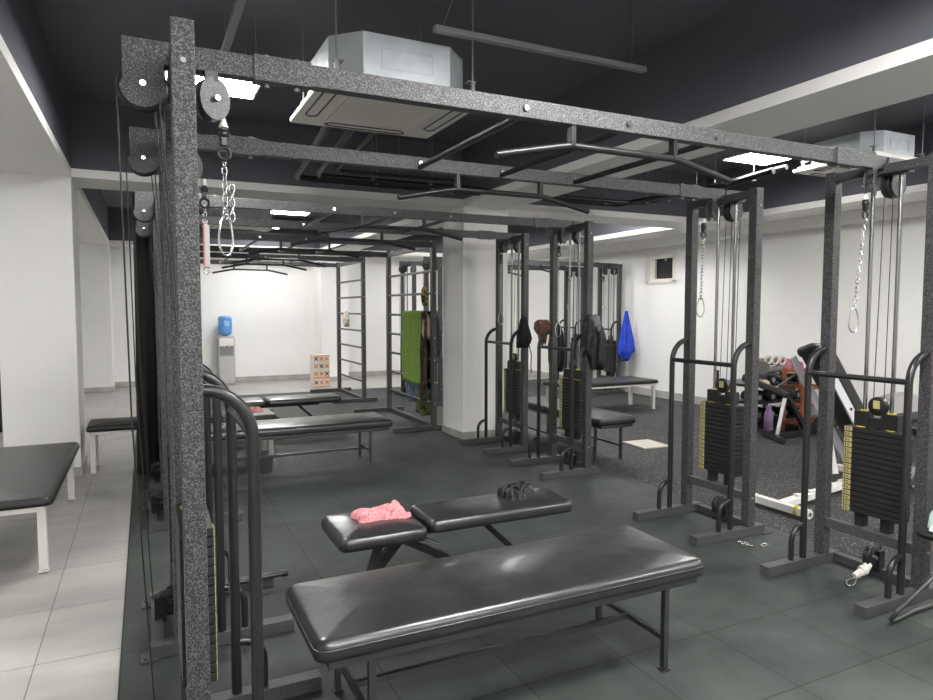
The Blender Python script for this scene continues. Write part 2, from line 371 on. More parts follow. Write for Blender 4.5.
# ================================================================ CABLE MACHINE (local: +X toward the user, origin on the floor between posts)
Q = .285; H = 2.335
def disc(c, r, t_, axis='Y', mi=0, mb=None):
    mb = mb or MB(); a = t_ / 2
    return mb.lathe([(r * .3, -a), (r * .94, -a), (r, -a + .004), (r * .93, -.003), (r * .93, .003), (r, a - .004), (r * .94, a), (r * .3, a)], c, axis, mi)
def make_machine(label, group, ps=-.045):
    t = thing('cable_machine', label, 'cable machine', (0, 0, 0), 0, group)
    for s in (-1, 1):
        b = MB(); b.box((0, s * Q, (H + .06) / 2), (.062, .062, H - .06), bev=.003); b.build('post', STEEL, t)
        b = MB(); b.box((.18, s * Q, .031), (.62, .062, .058), bev=.003); b.build('foot', POST, t)
        b = MB(); b.box((-.135, s * (Q + .01), .006), (.07, .09, .008)); b.cyl((-.15, s * (Q + .03), .008), (-.15, s * (Q + .03), .02), .01, n=6); b.build('foot_plate', POST, t)
        # handrail
        pts = [V((.168, s * Q, .06)), V((.168, s * Q, .5)), V((.168, s * Q, 1.12))] + arc((.03, s * Q, 1.15), .138, 0, PI / 2, 8, r2=.155)
        MB().tube(pts, .0188, n=14).build('handrail', TUBE, t)
        pts = [V((.27, s * Q, .06)), V((.27, s * Q, .15))] + arc((.18, s * Q, .17), .09, 0, PI / 2, 6)
        MB().tube(pts, .016, n=10).build('foot_loop', TUBE, t)
        for z in (.26, 2.22):
            MB().cyl((0, s * (Q + .031), z), (0, s * (Q + .04), z), .008, n=8).build('bolt', ALU, t)
    MB().cyl((.168, -Q, 1.165), (.168, Q, 1.165), .0155, n=12).build('rail_crossbar', TUBE, t)
    MB().box((-.10, 0, .03), (.05, 2 * Q - .06, .05), bev=.003).build('base_crossbar', POST, t)
    MB().box((0, 0, .26), (.045, 2 * Q - .06, .055), bev=.003).build('lower_crossbar', POST, t)
    MB().box((-.0, 0, H - .035), (.05, 2 * Q - .06, .05), bev=.003).build('top_crossbar', STEEL, t)
    # guide rods
    for s in (-1, 1): MB().cyl((ps, s * .077, .28), (ps, s * .077, H - .03), .011, n=12).build('guide_rod', ROD, t)
    b = MB().box((ps, 0, H - .05), (.05, .26, .03)); b.build('rod_bracket', POST, t)
    # stack
    n = 16; z0, z1 = .365, .862; hgt = (z1 - z0) / n
    pm = MB().box((0, 0, 0), (.10, .33, hgt - .004), bev=.003); p0 = None
    lm = MB().box((.0508, -.138, 0), (.002, .046, hgt - .007)).box((.0522, -.150, 0), (.0012, .006, hgt - .015), 1).box((.0522, -.134, .004), (.0012, .016, .004), 1).box((.0522, -.134, -.005), (.0012, .016, .004), 1)
    for i in range(n):
        z = z0 + hgt * (i + .5)
        if p0 is None:
            p0 = pm.build('weight_plate', PLATE, t, (ps, 0, z)); l0 = lm.build('number_label', [YEL, TUBE], p0)
        else:
            p = p0.copy(); C.objects.link(p); p.parent = t; p.location = (ps, 0, z)
            l = l0.copy(); C.objects.link(l); l.parent = p
    for s in (-1, 1): MB().box((ps, s * .075, .325), (.055, .05, .08), bev=.004).build('rubber_buffer', RUBBER, t)
    b = MB(); b.box((ps, -.082, .91), (.05, .085, .088), bev=.003); b.box((ps, .082, .91), (.05, .085, .088), bev=.003); b.box((ps, 0, .895), (.04, .09, .055)); b.cyl((ps, 0, .86), (ps, 0, .9), .014, n=10)
    b.build('weight_carriage', PLATE, t)
    for s in (-1, 1):
        MB().cyl((ps, s * .077, .955), (ps, s * .077, .962), .022, n=14).build('yellow_washer', YEL2, t); MB().cyl((ps, s * .085, .863), (ps, s * .085, .868), .036, n=16).build('yellow_washer', YEL2, t)
    b = disc((ps, 0, .99), .054, .03, 'X'); b.build('carriage_pulley', TUBE, t)
    b = MB(); b.box((ps + .017, 0, 1.0), (.006, .036, .045)); b.build('sticker', YEL, t)
    # top arm with the two pulleys
    b = MB(); b.box((-.078, 0, H - .005), (.155, .062, .07), bev=.003); b.build('pulley_arm', STEEL, t)
    b = MB()
    for s in (-1, 1):
        pr = [(-.155, H - .04), (-.04, H - .04), (-.04, 2.24)] + [(-.10 + .066 * math.cos(a), 2.225 + .066 * math.sin(a)) for a in [-.1 - (PI - .2) * k / 10 for k in range(11)]] + [(-.155, 2.24)]
        vs = [(x, s * .03 + d, z) for d in (-.003, .003) for x, z in pr]; m_ = len(pr)
        fs = [tuple(range(m_)), tuple(range(m_, 2 * m_))[::-1]] + [(k, (k + 1) % m_, m_ + (k + 1) % m_, m_ + k) for k in range(m_)]
        b.add(vs, fs)
    b.cyl((-.10, -.045, 2.228), (-.10, .045, 2.228), .009, 1, 8)
    b.build('pulley_bracket', [STEEL, CHROME], t)
    disc((-.10, 0, 2.225), .074, .03).build('outer_pulley', TUBE, t)
    b = MB()
    R = Matrix.Translation((.10, 0, 2.215)) @ Matrix.Rotation(.42, 4, 'Z')
    for s in (-1, 1):
        vs = []; m_ = 20
        for d in (-.003, .003):
            vs += [(.052 * math.cos(2 * PI * k / m_), s * .022 + d, .068 * math.sin(2 * PI * k / m_)) for k in range(m_)]
        b.add(vs, [tuple(range(m_)), tuple(range(m_, 2 * m_))[::-1]] + [(k, (k + 1) % m_, m_ + (k + 1) % m_, m_ + k) for k in range(m_)], 0, False, R)
    b.box((.10, 0, 2.285), (.04, .05, .03)); 
    b2 = MB(); b2.cyl((0, -.04, 0), (0, .04, 0), .010, 1, 8); b.add(b2.v, b2.f, 1, False, R)
    b.build('swivel_pulley', [POST, CHROME], t)
    # cables
    b = MB(); b.tube([(-.172, 0, 2.22), (-.16, 0, 1.2), (-.115, 0, .14)], .0028, n=6)
    b.tube([(ps, .03, 1.0), (-.07, .02, 2.2)], .0025, n=6); b.tube([(ps, -.03, 1.0), (-.06, -.02, 2.28)], .0025, n=6)
    b.tube([(-.172, .0, 2.22), (-.15, 0, 2.27), (-.10, 0, 2.298), (.10, 0, 2.285), (.135, 0, 2.25), (.138, 0, 2.2), (.135, 0, 2.16)], .0028, n=6)
    b.build('cable', CABLE, t)
    # floor pulley
    b = disc((-.04, 0, .125), .068, .034); b.box((-.085, 0, .10), (.05, .06, .12)); b.build('floor_pulley', TUBE, t)
    MB().cyl((-.04, -.03, .125), (-.04, .03, .125), .011, n=8).build('axle_bolt', CHROME, t)
    return t
GL, GR, GS = 'machines of the left hand row', 'machines of the right hand row', 'machines at the back right'
XL, XR = .113, 3.665
YR = [2.335, 3.455, 5.30, 6.43]
m0 = make_machine('nearest machine of the left row, its tall speckled post filling the left foreground', GL, .012)
m0.location = (XL, YR[0], 0)
dup(m0, (XL, YR[1], 0), 0, 'second machine of the left row, right behind the tallest near post', GL)
dup(m0, (XL, YR[2], 0), 0, 'third machine of the left row, mostly hidden behind the near posts', GL)
dup(m0, (XL, YR[3], 0), 0, 'farthest machine of the left row, beside the black curtain', GL)
m1 = make_machine('nearest machine of the right row, with the large weight stack at the right edge', GR)
m1.location = (XR, YR[0], 0); m1.rotation_euler = (0, 0, PI)
#dup(m0, (XR, YR[0], 0), PI, 'nearest machine of the right row, with the large weight stack at the right edge', GR)
dup(m1, (XR, YR[1], 0), PI, 'second machine of the right row, behind the end of the front bench', GR)
dup(m1, (XR, YR[2], 0), PI, 'third machine of the right row, with clothes hung on its near post', GR)
dup(m1, (XR, YR[3], 0), PI, 'farthest machine of the right row, right against the white column', GR)
XS, XT = 7.70, 4.18; YS = [9.885, 11.0]
dup(m1, (XS, YS[0], 0), PI, 'back machine with the blue jacket hanging on its near post', GS)
dup(m1, (XS, YS[1], 0), PI, 'back machine just left of the one with the blue jacket', GS)
dup(m1, (XT, YS[0], 0), 0, 'back machine seen behind the wall bars with the green towel, nearer one', GS)
dup(m1, (XT, YS[1], 0), 0, 'back machine seen behind the wall bars with the green towel, farther one', GS)

# ---------------------------------------------------------------- hanging chains
def carabiner(mb, c, h, w_, r=.004, ax=V((1, 0, 0)), dn=V((0, 0, -1))):
    pts = []
    for k in range(20):
        a = 2 * PI * k / 20; u = math.cos(a); v = math.sin(a)
        ww = w_ * (.62 + .38 * (-u + 1) / 2 * 1.0)
        pts.append(V(c) + dn * (h / 2 - u * h / 2) + ax * v * ww / 2 * (1.0))
    return mb.tube(pts, r, closed=True, n=6)
def link(mb, c, L, w_, r, turn):
    ax = V((math.cos(turn), math.sin(turn), 0)); pts = []
    for k in range(12):
        a = 2 * PI * k / 12; pts.append(V(c) + V((0, 0, 1)) * math.cos(a) * L / 2 + ax * math.sin(a) * w_ / 2)
    return mb.tube(pts, r, closed=True, n=5)
CG = 'chains hung from the machine pulleys'
def chain(x, y, sgn, zend, label, dbl=False, strap=False, tilt=0.):
    x0 = x + sgn * (.16 if strap else .135)
    t = thing('hanging_chain', label, 'chain', (x0, y, 2.16), 0, CG)
    b = MB(); b.cyl((0, 0, .0), (0, 0, -.03), .006, 1, 10, .016); b.box((0, 0, -.06), (.022, .026, .06), 0, bev=.004); b.lathe([(.004, -.018), (.016, -.012), (.018, 0), (.016, .012), (.004, .018)], (0, 0, -.05), 'Y', 0, 12)
    b.tube(arc((0, 0, -.112), .020, 0, 2 * PI, 12)[:-1], .006, 0, closed=True, n=6)
    b.build('hook_block', [TUBE, WPLAST], t)
    z = -.13; b = MB(); i = 0; zc = zend - 2.16 + (.13 if not strap else .0)
    L = .030
    while z - L * .8 > zc - .005:
        f = (-.13 - z)
        link(b, (tilt * f, 0, z - L / 2), L, .017, .0026, .4 if i % 2 else .4 + PI / 2)
        if dbl and f > .06: link(b, (tilt * f + .022, .004, z - L / 2 - .008), L, .017, .0026, .2 if i % 2 else .2 + PI / 2)
        z -= L * .78; i += 1
    b.build('chain_links', CHROME, t)
    f = (-.13 - z)
    if strap:
        b = MB(); b.box((0, 0, z - .11), (.020, .004, .22), 0); b.box((-.008, -.003, z - .11), (.007, .003, .21), 1); b.box((.012, .004, z - .12), (.014, .004, .21), 0)
        b.tube(arc((.004, 0, z - .235), .016, 0, 2 * PI, 12)[:-1], .004, 2, closed=True, n=6)
        b.tube(arc((0, 0, z - .0), .012, 0, 2 * PI, 10)[:-1], .003, 2, closed=True, n=6)
        b.build('strap', [mat('strap_white', (.75, .7, .68), .8), mat('strap_red', (.65, .22, .22), .8), CHROME], t)
    else:
        b = MB(); carabiner(b, (tilt * f, 0, z + .008), .135, .062, .0042, V((math.cos(.45), -math.sin(.45) * sgn * -1, 0))); b.build('carabiner', CHROME, t)
chain(XL, YR[0], 1, 1.71, 'doubled steel chain with a carabiner right beside the tall near left post', dbl=True)
chain(XL, YR[1], 1, 1.96, 'short chain with a white and red strap beside the tall near left post', strap=True)
chain(XR, YR[0], -1, 1.41, 'steel chain hanging on the nearest right hand machine', tilt=-.13)
chain(XR - .04, YR[1], -1, 1.46, 'steel chain hanging on the second right hand machine', tilt=-.03)
chain(XR, YR[2], -1, 1.25, 'steel chain hanging on the third right hand machine')
chain(XR, YR[3], -1, 1.35, 'steel chain hanging on the farthest right hand machine by the column')
chain(XS, YS[0], -1, 1.5, 'distant chain on the back machine with the blue jacket')
chain(XS, YS[1], -1, 1.5, 'distant chain on the back machine left of the blue jacket')
chain(XT, YS[0], 1, 1.6, 'distant chain on a machine behind the green towel wall bars')
chain(XL, YR[2], 1, 1.8, 'chain on the third machine of the left row')

# ---------------------------------------------------------------- overhead beams with pull-up bars
BG = 'overhead beams joining the two rows'
def make_beam(label, x0, x1):
    t = thing('overhead_beam', label, 'overhead beam', (0, 0, 0), 0, BG); zc = 2.332
    L = x1 - x0
    MB().box((L / 2, 0, zc), (L, .05, .072), bev=.003).build('beam', STEEL, t)
    for xs in (.325, L - .325):
        b = MB(); b.box((xs, 0, zc), (.19, .060, .084), bev=.003); b.build('sleeve', STEEL, t)
        for d in (-.05, .05):
            MB().cyl((xs + d, 0, zc - .054), (xs + d, 0, zc + .051), .010, n=6).build('sleeve_bolt', ALU, t)
    mid = L / 2
    for dx in (-.51, 0, .51):
        b = MB(); b.cyl((mid + dx, -.025, zc), (mid + dx, -.034, zc), .013, n=8); b.build('bolt', CHROME, t)
    for dx in (-.275, .275):
        MB().box((mid + dx, 0, 2.255), (.022, .035, .085), bev=.002).build('stub', TUBE, t)
    zb = 2.215
    pts = [(mid - .63, 0, zb - .07), (mid - .32, 0, zb - .006), (mid - .28, 0, zb), (mid + .28, 0, zb), (mid + .32, 0, zb - .006), (mid + .63, 0, zb - .07)]
    b = MB().tube(pts, .0155, n=12); b.build('pull_up_bar', TUBE, t)
    return t
XB0, XB1 = XL, XR
b0 = make_beam('nearest overhead beam crossing the top of the picture', XB0, XB1); b0.location = (XB0, YR[0], 0)
YLAD = [7.72, 9.42, 10.57, 12.12]
lab = ['second overhead beam, just behind the nearest one', 'third overhead beam, over the back benches', 'fourth overhead beam, ending at the machine by the column',
       'fifth overhead beam, ending at the near post of the green towel wall bars', 'sixth overhead beam, ending at the far post of the green towel wall bars',
       'seventh overhead beam, ending at the near post of the distant wall bars', 'farthest overhead beam, ending at the far post of the distant wall bars']
for y, l in zip(YR[1:], lab[:3]): dup(b0, (XB0, y, 0), 0, l)
bL = make_beam(lab[3], XB0, 3.25); bL.location = (XB0, YLAD[0], 0)
for y, l in zip(YLAD[1:], lab[4:]): dup(bL, (XB0, y, 0), 0, l)
bs = make_beam('overhead beam of the back machines ending at the blue jacket machine', XT, XS); bs.location = (XT, YS[0], 0)
dup(bs, (XT, YS[1], 0), 0, 'farther overhead beam of the back machines at the right')
# crossing bars between beam pairs
def crossbars(y0, y1, mid, z, desc):
    names = ('left', 'middle', 'right')
    for dx, nm in zip((-.51, 0, .51), names):
        b = MB().cyl((0, 0, 0), (0, y1 - y0, 0), .0155, n=12)
        o = b.build('climbing_bar', TUBE, None, (mid + dx, y0, z)); tag(o, '%s bar of the three black climbing bars between %s' % (nm, desc), 'climbing bar', 'climbing bars between the overhead beams')
mB = (XB0 + XB1) / 2
crossbars(YR[0] + .026, YR[1] - .026, mB, 2.315, 'the two nearest overhead beams')
crossbars(YR[2] + .026, YR[3] - .026, mB, 2.315, 'the third and fourth overhead beams')
crossbars(YLAD[0] + .026, YLAD[1] - .026, (XB0 + 3.25) / 2, 2.315, 'the fifth and sixth overhead beams')
crossbars(YLAD[2] + .026, YLAD[3] - .026, (XB0 + 3.25) / 2, 2.315, 'the two farthest overhead beams')

# ---------------------------------------------------------------- wall bars (ladders)
RZ = [.33, .61, .89, 1.17, 1.45, 1.73, 2.01]
def wall_bars(x, y0, y1, label):
    t = thing('wall_bars', label, 'wall bars', (x, (y0 + y1) / 2, 0), 0, 'wall bars')
    w_ = (y1 - y0) / 2
    for s in (-1, 1):
        MB().box((0, s * w_, 1.2), (.06, .075, 2.37), bev=.003).build('post', POST, t)
        MB().box((-.16, s * w_, .031), (.76, .062, .058), bev=.003).build('foot', POST, t)
        for z in RZ + [2.3]: MB().cyl((0, s * w_ - .038, z), (0, s * w_ - .046, z), .010, n=8).build('bolt', CHROME, t)
    for z in RZ: MB().cyl((0, -w_ + .03, z), (0, w_ - .03, z), .0165, n=12).build('rung', TUBE, t)
    MB().box((0, 0, 2.33), (.05, 2 * w_ - .08, .06)).build('top_crossbar', STEEL, t)
    MB().box((.02, 0, .035), (.05, 2 * w_ - .08, .05)).build('base_crossbar', POST, t)
    return t
wall_bars(3.27, YLAD[0], YLAD[1], 'dark steel wall bars with the green towel, left of the white column')
wall_bars(3.23, YLAD[2], YLAD[3], 'dark steel wall bars farther back, with one pale cloth on a rung')

# ================================================================ BENCHES
def flat_bench(name, label, x0, x1, y0, y1, z, lx0, lx1, ly0, ly1, fm, lm, group, T=.075, leg=.025, stretch=True, hole=False, grp=None, rz=0):
    L, W = x1 - x0, y1 - y0; cx, cy = (x0 + x1) / 2, (y0 + y1) / 2
    t = thing(name, label, 'bench', (cx, cy, 0), rz, group)
    MB().pad((0, 0, z - T), L, W, T).build('padded_top', lm, t)
    # piping seam
    r = .004
    if fm is not WPAINT:
        pts = []
        for (sx, sy, a0) in ((1, 1, 0), (-1, 1, PI / 2), (-1, -1, PI), (1, -1, 1.5 * PI)):
            for k in range(6):
                a = a0 + PI / 2 * k / 5; pts.append((sx * (L / 2 - .048) + .05 * math.cos(a), sy * (W / 2 - .049) + .05 * math.sin(a), z - .031))
        MB().tube(pts, .0035, closed=True, n=5).build('piping', lm, t)
    f = MB(); zf = z - T - .015
    for s in (-1, 1):
        f.box((0, s * (W / 2 - .035), zf), (L - .09, .03, .03), bev=.003); f.box((s * (L / 2 - .06), 0, zf), (.03, W - .1, .03), bev=.003)
    f.build('frame', fm, t)
    for a in (lx0, lx1):
        for b in (ly0, ly1):
            m = MB(); m.box((a - cx, b - cy, (zf + .01) / 2 + .003), (leg, leg, zf - .01), bev=.002); m.box((a - cx, b - cy, .005), (leg + .012, leg + .012, .008))
            m.build('leg', fm, t)
    if stretch:
        s = MB()
        for a in (lx0, lx1): s.bar((a - cx, ly0 - cy, .14), (a - cx, ly1 - cy, .14), .02, .02)
        s.bar((lx0 - cx, 0, .14), (lx1 - cx, 0, .14), .022, .022); s.build('stretcher', fm, t)
    if hole:
        h = MB(); h.lathe([(.07, 0), (.075, .004), (.06, .005)], (hole[0] - cx, hole[1] - cy, z + .004), 'Z', 0, 24); h.build('face_hole', RUBBER, t)
    return t
CHR2 = mat('worn_dark_chrome', (.14, .14, .145), .3, .9, (200, .3, .001))
flat_bench('padded_bench', 'long black padded bench in the foreground with thin dark metal legs', .465, 2.165, 2.07, 2.61, .462, .66, 1.955, 2.105, 2.56, CHR2, LEATHER, 'padded benches')
flat_bench('padded_bench', 'long black padded bench with thin metal legs, behind the two part bench', .45, 2.17, 6.12, 6.70, .455, .70, 1.975, 6.27, 6.63, CHR2, LEATHER, 'padded benches')
flat_bench('padded_bench', 'black padded bench on the speckled floor behind the third machine', 3.96, 4.44, 5.22, 6.95, .46, 4.04, 4.36, 5.38, 6.75, CHR2, LEATHER2, 'padded benches')
GT = 'white legged treatment tables'
flat_bench('treatment_table', 'black topped table with a face hole and white legs at the left edge', -1.10, -.51, 4.44, 6.25, .455, -1.03, -.575, 4.52, 6.15, WPAINT, LEATHER2, GT, .055, .045, False, (-.83, 5.75))
flat_bench('treatment_table', 'black topped white legged table behind the near one, partly hidden by the curtain', -.52, 1.20, 6.95, 7.46, .455, -.47, 1.14, 7.02, 7.40, WPAINT, LEATHER2, GT, .055, .045, False)
flat_bench('treatment_table', 'black topped white legged table by the right wall under the blue jacket', 5.35, 7.05, 7.80, 8.46, .455, 5.42, 6.99, 7.87, 8.40, WPAINT, LEATHER2, GT, .055, .045, False)
flat_bench('treatment_table', 'dark low table behind the white legged table at the back', 4.9, 6.3, 12.6, 13.1, .46, 5.0, 6.2, 12.65, 13.05, WPAINT, LEATHER2, GT, .055, .04, False)

def adj_bench(name, label, sx0, sx1, sy0, sy1, bx0, bx1, by0, by1, z, group):
    cy = (sy0 + sy1) / 2; cx = (sx0 + bx1) / 2
    t = thing(name, label, 'bench', (cx, cy, 0), 0, group)
    MB().pad(((sx0 + sx1) / 2 - cx, 0, z - .07), sx1 - sx0, sy1 - sy0, .07, rc=.045).build('seat', LEATHER, t)
    MB().pad(((bx0 + bx1) / 2 - cx, (by0 + by1) / 2 - cy, z - .065), bx1 - bx0, by1 - by0, .07, rc=.045).build('backrest', LEATHER, t)
    f = MB(); j = sx1 - cx
    f.bar((sx0 + .09 - cx, 0, z - .085), (bx1 - .25 - cx, 0, z - .085), .05, .04)
    f.bar((sx0 + .22 - cx, -.10, z - .09), (sx0 + .12 - cx, -.10, .05), .05, .03); f.bar((sx0 + .40 - cx, .02, z - .09), (sx0 + .10 - cx, .02, .03), .05, .04)
    f.bar((j - .12, .02, z - .09), (j + .42, .02, .06), .05, .04); f.bar((bx1 - .50 - cx, .03, z - .10), (bx1 - .18 - cx, .03, .05), .035, .03)
    f.build('support_frame', TUBE, t)
    f = MB(); f.bar((sx0 + .10 - cx, .02, .035), (bx1 - .05 - cx, .02, .035), .05, .05, bev=.003)
    f.bar((sx0 + .10 - cx, -.2, .035), (sx0 + .10 - cx, .2, .035), .05, .05, bev=.003); f.bar((bx1 - .1 - cx, -.2, .035), (bx1 - .1 - cx, .2, .035), .05, .05, bev=.003)
    f.build('base_frame', STEEL, t)
    MB().cyl((j + .02, -.03, z - .11), (j + .10, -.10, z - .14), .008, n=8).build('adjusting_pin', CHROME, t)
adj_bench('adjustable_bench', 'two part black adjustable bench with a pink towel on its seat', .80, 1.25, 3.0, 3.43, 1.28, 2.165, 3.06, 3.40, .455, 'adjustable benches')
adj_bench('adjustable_bench', 'two part black adjustable bench far back, near the water cooler', .80, 1.25, 7.98, 8.42, 1.27, 2.17, 8.0, 8.40, .455, 'adjustable benches')

# ================================================================ SOFT GOODS
def towel_mesh(w_, d_, h_, seed, n=34, fold=3.):
    mb = MB(); vs = []; 
    for j in range(n + 1):
        for i in range(n + 1):
            u, v = i / n * 2 - 1, j / n * 2 - 1
            nz = noise.noise(V((u * 1.6 + seed, v * 1.6, seed)))
            e = max(0, 1 - max(abs(u), abs(v)) ** 3)
            x = u * w_ / 2 * (1 + .18 * noise.noise(V((v * 2, seed, 1.3)))); y = v * d_ / 2 * (1 + .30 * noise.noise(V((u * 2.2, seed, 7.7))))
            rid = .5 + .5 * math.sin(fold * (v * 1.4 + u * .9 + nz * 1.8))
            z = (e ** .35) * h_ * (.45 + .55 * rid + .25 * nz)
            vs.append((x, y, max(z, .0)))
    fs = [(j * (n + 1) + i, j * (n + 1) + i + 1, (j + 1) * (n + 1) + i + 1, (j + 1) * (n + 1) + i) for j in range(n) for i in range(n)]
    mb.add(vs, fs, 0, True); k0 = len(vs)
    per = [i for i in range(n + 1)] + [(j) * (n + 1) + n for j in range(1, n + 1)] + [n * (n + 1) + i for i in range(n - 1, -1, -1)] + [j * (n + 1) for j in range(n - 1, 0, -1)]
    mb.add([(vs[i][0], vs[i][1], -.002) for i in per], [tuple(range(len(per)))[::-1]], 0)
    return mb
PINK = mat('pink_towel', (.62, .19, .22), .95, 0, (170, .9, .006), (160, (.80, .42, .44), .42, .6), .1)
def put(mb, name, m, loc, rz, label, cat, grp=None):
    o = mb.build(name, m, None, loc); o.rotation_euler = (0, 0, rz); return tag(o, label, cat, grp)
put(towel_mesh(.29, .15, .062, 3.3), 'towel', PINK, (1.075, 3.235, .463), .12, 'crumpled pink towel on the seat of the near adjustable bench', 'towel')
put(towel_mesh(.20, .14, .05, 8.1), 'towel', mat('faded_pink_towel', (.7, .33, .33), .95, 0, (120, .8, .006)), (.98, 7.2, .461), .5, 'small pink cloth on the white legged table at the back', 'towel')
# gloves: two cuffs side by side
t = thing('training_gloves', 'bundled black training gloves on the backrest of the near adjustable bench', 'gloves', (1.89, 3.25, .466), .2)
for k in (-1, 1):
    g = towel_mesh(.105, .15, .075, 4.4 + k, 24, 4.)
    g.v = [(x + k * .048, y + k * .01, z) for x, y, z in g.v]
    g.build('glove', mat('glove_black', (.010, .010, .010), .45, 0, (60, .8, .006)), t)
    for q in (-.03, .02):
        st = MB().tube([V((k * .048 + math.cos(a) * .054, q + .012 * math.cos(a), .012 + .062 * max(0, math.sin(a)))) for a in [PI * i / 12 for i in range(13)]], .0065, n=6); st.build('wrist_strap', RUBBER, t)
def drape_over(name, x, y0, y1, zr, zf, zb_, m, label, cat, grp=None, seed=1., off=.03, bulge=.012):
    """cloth folded over a rung that runs along Y"""
    n, k = 26, 40; mb = MB(); vs = []
    prof = []
    for i in range(k + 1):
        s = i / k
        if s < .45: prof.append((-off, zf + (zr - zf) * s / .45))
        elif s > .55: prof.append((off, zr + (zb_ - zr) * (s - .55) / .45))
        else: a = PI * (1 - (s - .45) / .1); prof.append((math.cos(a) * off, zr + math.sin(a) * off))
    for (px, pz) in prof:
        for j in range(n + 1):
            v = j / n; y = y0 + (y1 - y0) * v
            d = max(0, zr - pz); w_ = bulge * math.sin(v * 15 + seed + d * 2) * min(1, d * 2) + .02 * noise.noise(V((v * 3, pz * 2, seed)))
            sg = -1 if px < 0 else 1
            vs.append((x + px + sg * abs(w_) , y + .015 * noise.noise(V((pz * 3, seed, v))), pz + .012 * math.sin(v * 7 + seed) * min(1, d)))
    fs = [(i * (n + 1) + j, i * (n + 1) + j + 1, (i + 1) * (n + 1) + j + 1, (i + 1) * (n + 1) + j) for i in range(k) for j in range(n)]
    mb.add(vs, fs, 0, True)
    o = mb.build(name, m); tag(o, label, cat, grp)
    md = o.modifiers.new('s', 'SOLIDIFY'); md.thickness = .007
    return o
GRN = mat('green_towel', (.22, .36, .075), .95, 0, (150, .8, .006), (30, (.28, .43, .11), .4, .65), .1)
def cloth(name, x, y, zt, zb_, wx, wy, m, label, cat, grp=None, seed=0., shape=None, folds=7, lean=0., hook=True):
    """garment hanging from one point: closed folded bag shape"""
    shape = shape or [(0, .18), (.06, .45), (.2, .8), (.5, 1.), (.85, .95), (1, .75)]
    mb = MB(); n = 44; k = 26; rs = []
    def w(s):
        for (a, b), (c, d) in zip(shape, shape[1:]):
            if s <= c: return b + (d - b) * (s - a) / (c - a)
        return shape[-1][1]
    for i in range(k + 1):
        s = i / k; z = zt + (zb_ - zt) * s; f = w(s); r = []
        for j in range(n):
            a = 2 * PI * j / n
            q = f * (1 + .20 * math.sin(folds * a + seed + 2 * s) * min(1, .3 + s) + .16 * noise.noise(V((math.cos(a) * 1.5 + seed, math.sin(a) * 1.5, s * 3))))
            r.append(V((x + math.cos(a) * wx / 2 * q + lean * s, y + math.sin(a) * wy / 2 * q, z + .03 * math.sin(3 * a + seed) * s)))
        rs.append(r)
    mb.rings(rs)
    o = mb.build(name, m); tag(o, label, cat, grp); return o
l1x = 3.27; yn, yf = YLAD[0], YLAD[1]
drape_over('towel', l1x, 7.96, 8.74, 1.475, .53, .55, GRN, 'light green towel folded over a high rung of the wall bars', 'towel', None, 2.)
BRN = mat('brown_scarf', (.05, .038, .03), .95, 0, (80, .8, .01), (18, (.11, .085, .065), .45, .6), .1)
drape_over('scarf', l1x - .02, 7.79, 7.96, 1.47, .25, .5, BRN, 'long dark brown scarf hanging right of the green towel', 'scarf', None, 5., .035, .03)
cloth('shirt', l1x - .03, 7.87, 1.48, 1.16, .10, .16, mat('cream_cloth', (.55, .45, .34), .95, 0, (60, .6, .01)), 'cream cloth at the top of the brown scarf', 'clothing', None, 1.)
cloth('trousers', l1x + .05, 8.5, .88, .27, .15, .66, mat('denim', (.10, .13, .19), .95, 0, (60, .6, .01), (22, (.2, .24, .32), .42, .62)), 'blue grey jeans hanging low under the green towel', 'trousers', None, 3., [(0, .9), (.3, 1), (.7, .8), (1, .55)])
cloth('shirt', l1x + .05, 8.22, .72, .14, .10, .40, mat('olive_cloth', (.12, .16, .04), .95, 0, (60, .6, .01)), 'olive green garment hanging lowest on the wall bars', 'clothing', None, 6., [(0, .8), (.4, .7), (.75, .9), (1, 1.)])
cloth('glove', l1x - .02, 7.97, 1.83, 1.60, .07, .12, mat('yellow_black', (.5, .38, .06), .8, 0, None, (30, (.03, .03, .03), .45, .55)), 'yellow and black cloth hanging from an upper rung', 'glove', None, 1.)
cloth('coat', 4.00, 9.40, 1.55, .80, .17, .20, mat('dark_patterned_coat', (.015, .016, .022), .9, 0, (50, .6, .01), (45, (.09, .1, .13), .56, .66)), 'dark patterned coat hanging between the wall bars and the white column', 'coat', None, 4.)
cloth('shirt', 3.90, 9.30, 1.5, 1.0, .07, .10, mat('peach_cloth', (.5, .33, .25), .9), 'peach coloured garment beside the dark patterned coat', 'clothing', None, 4.)
cloth('cap', 3.21, YLAD[2] + .95, 1.49, 1.24, .10, .30, mat('beige_cloth', (.62, .57, .48), .9, 0, (40, .6, .01), (18, (.25, .2, .15), .55, .65)), 'pale beige cloth on a rung of the distant wall bars', 'clothing', None, 2.)
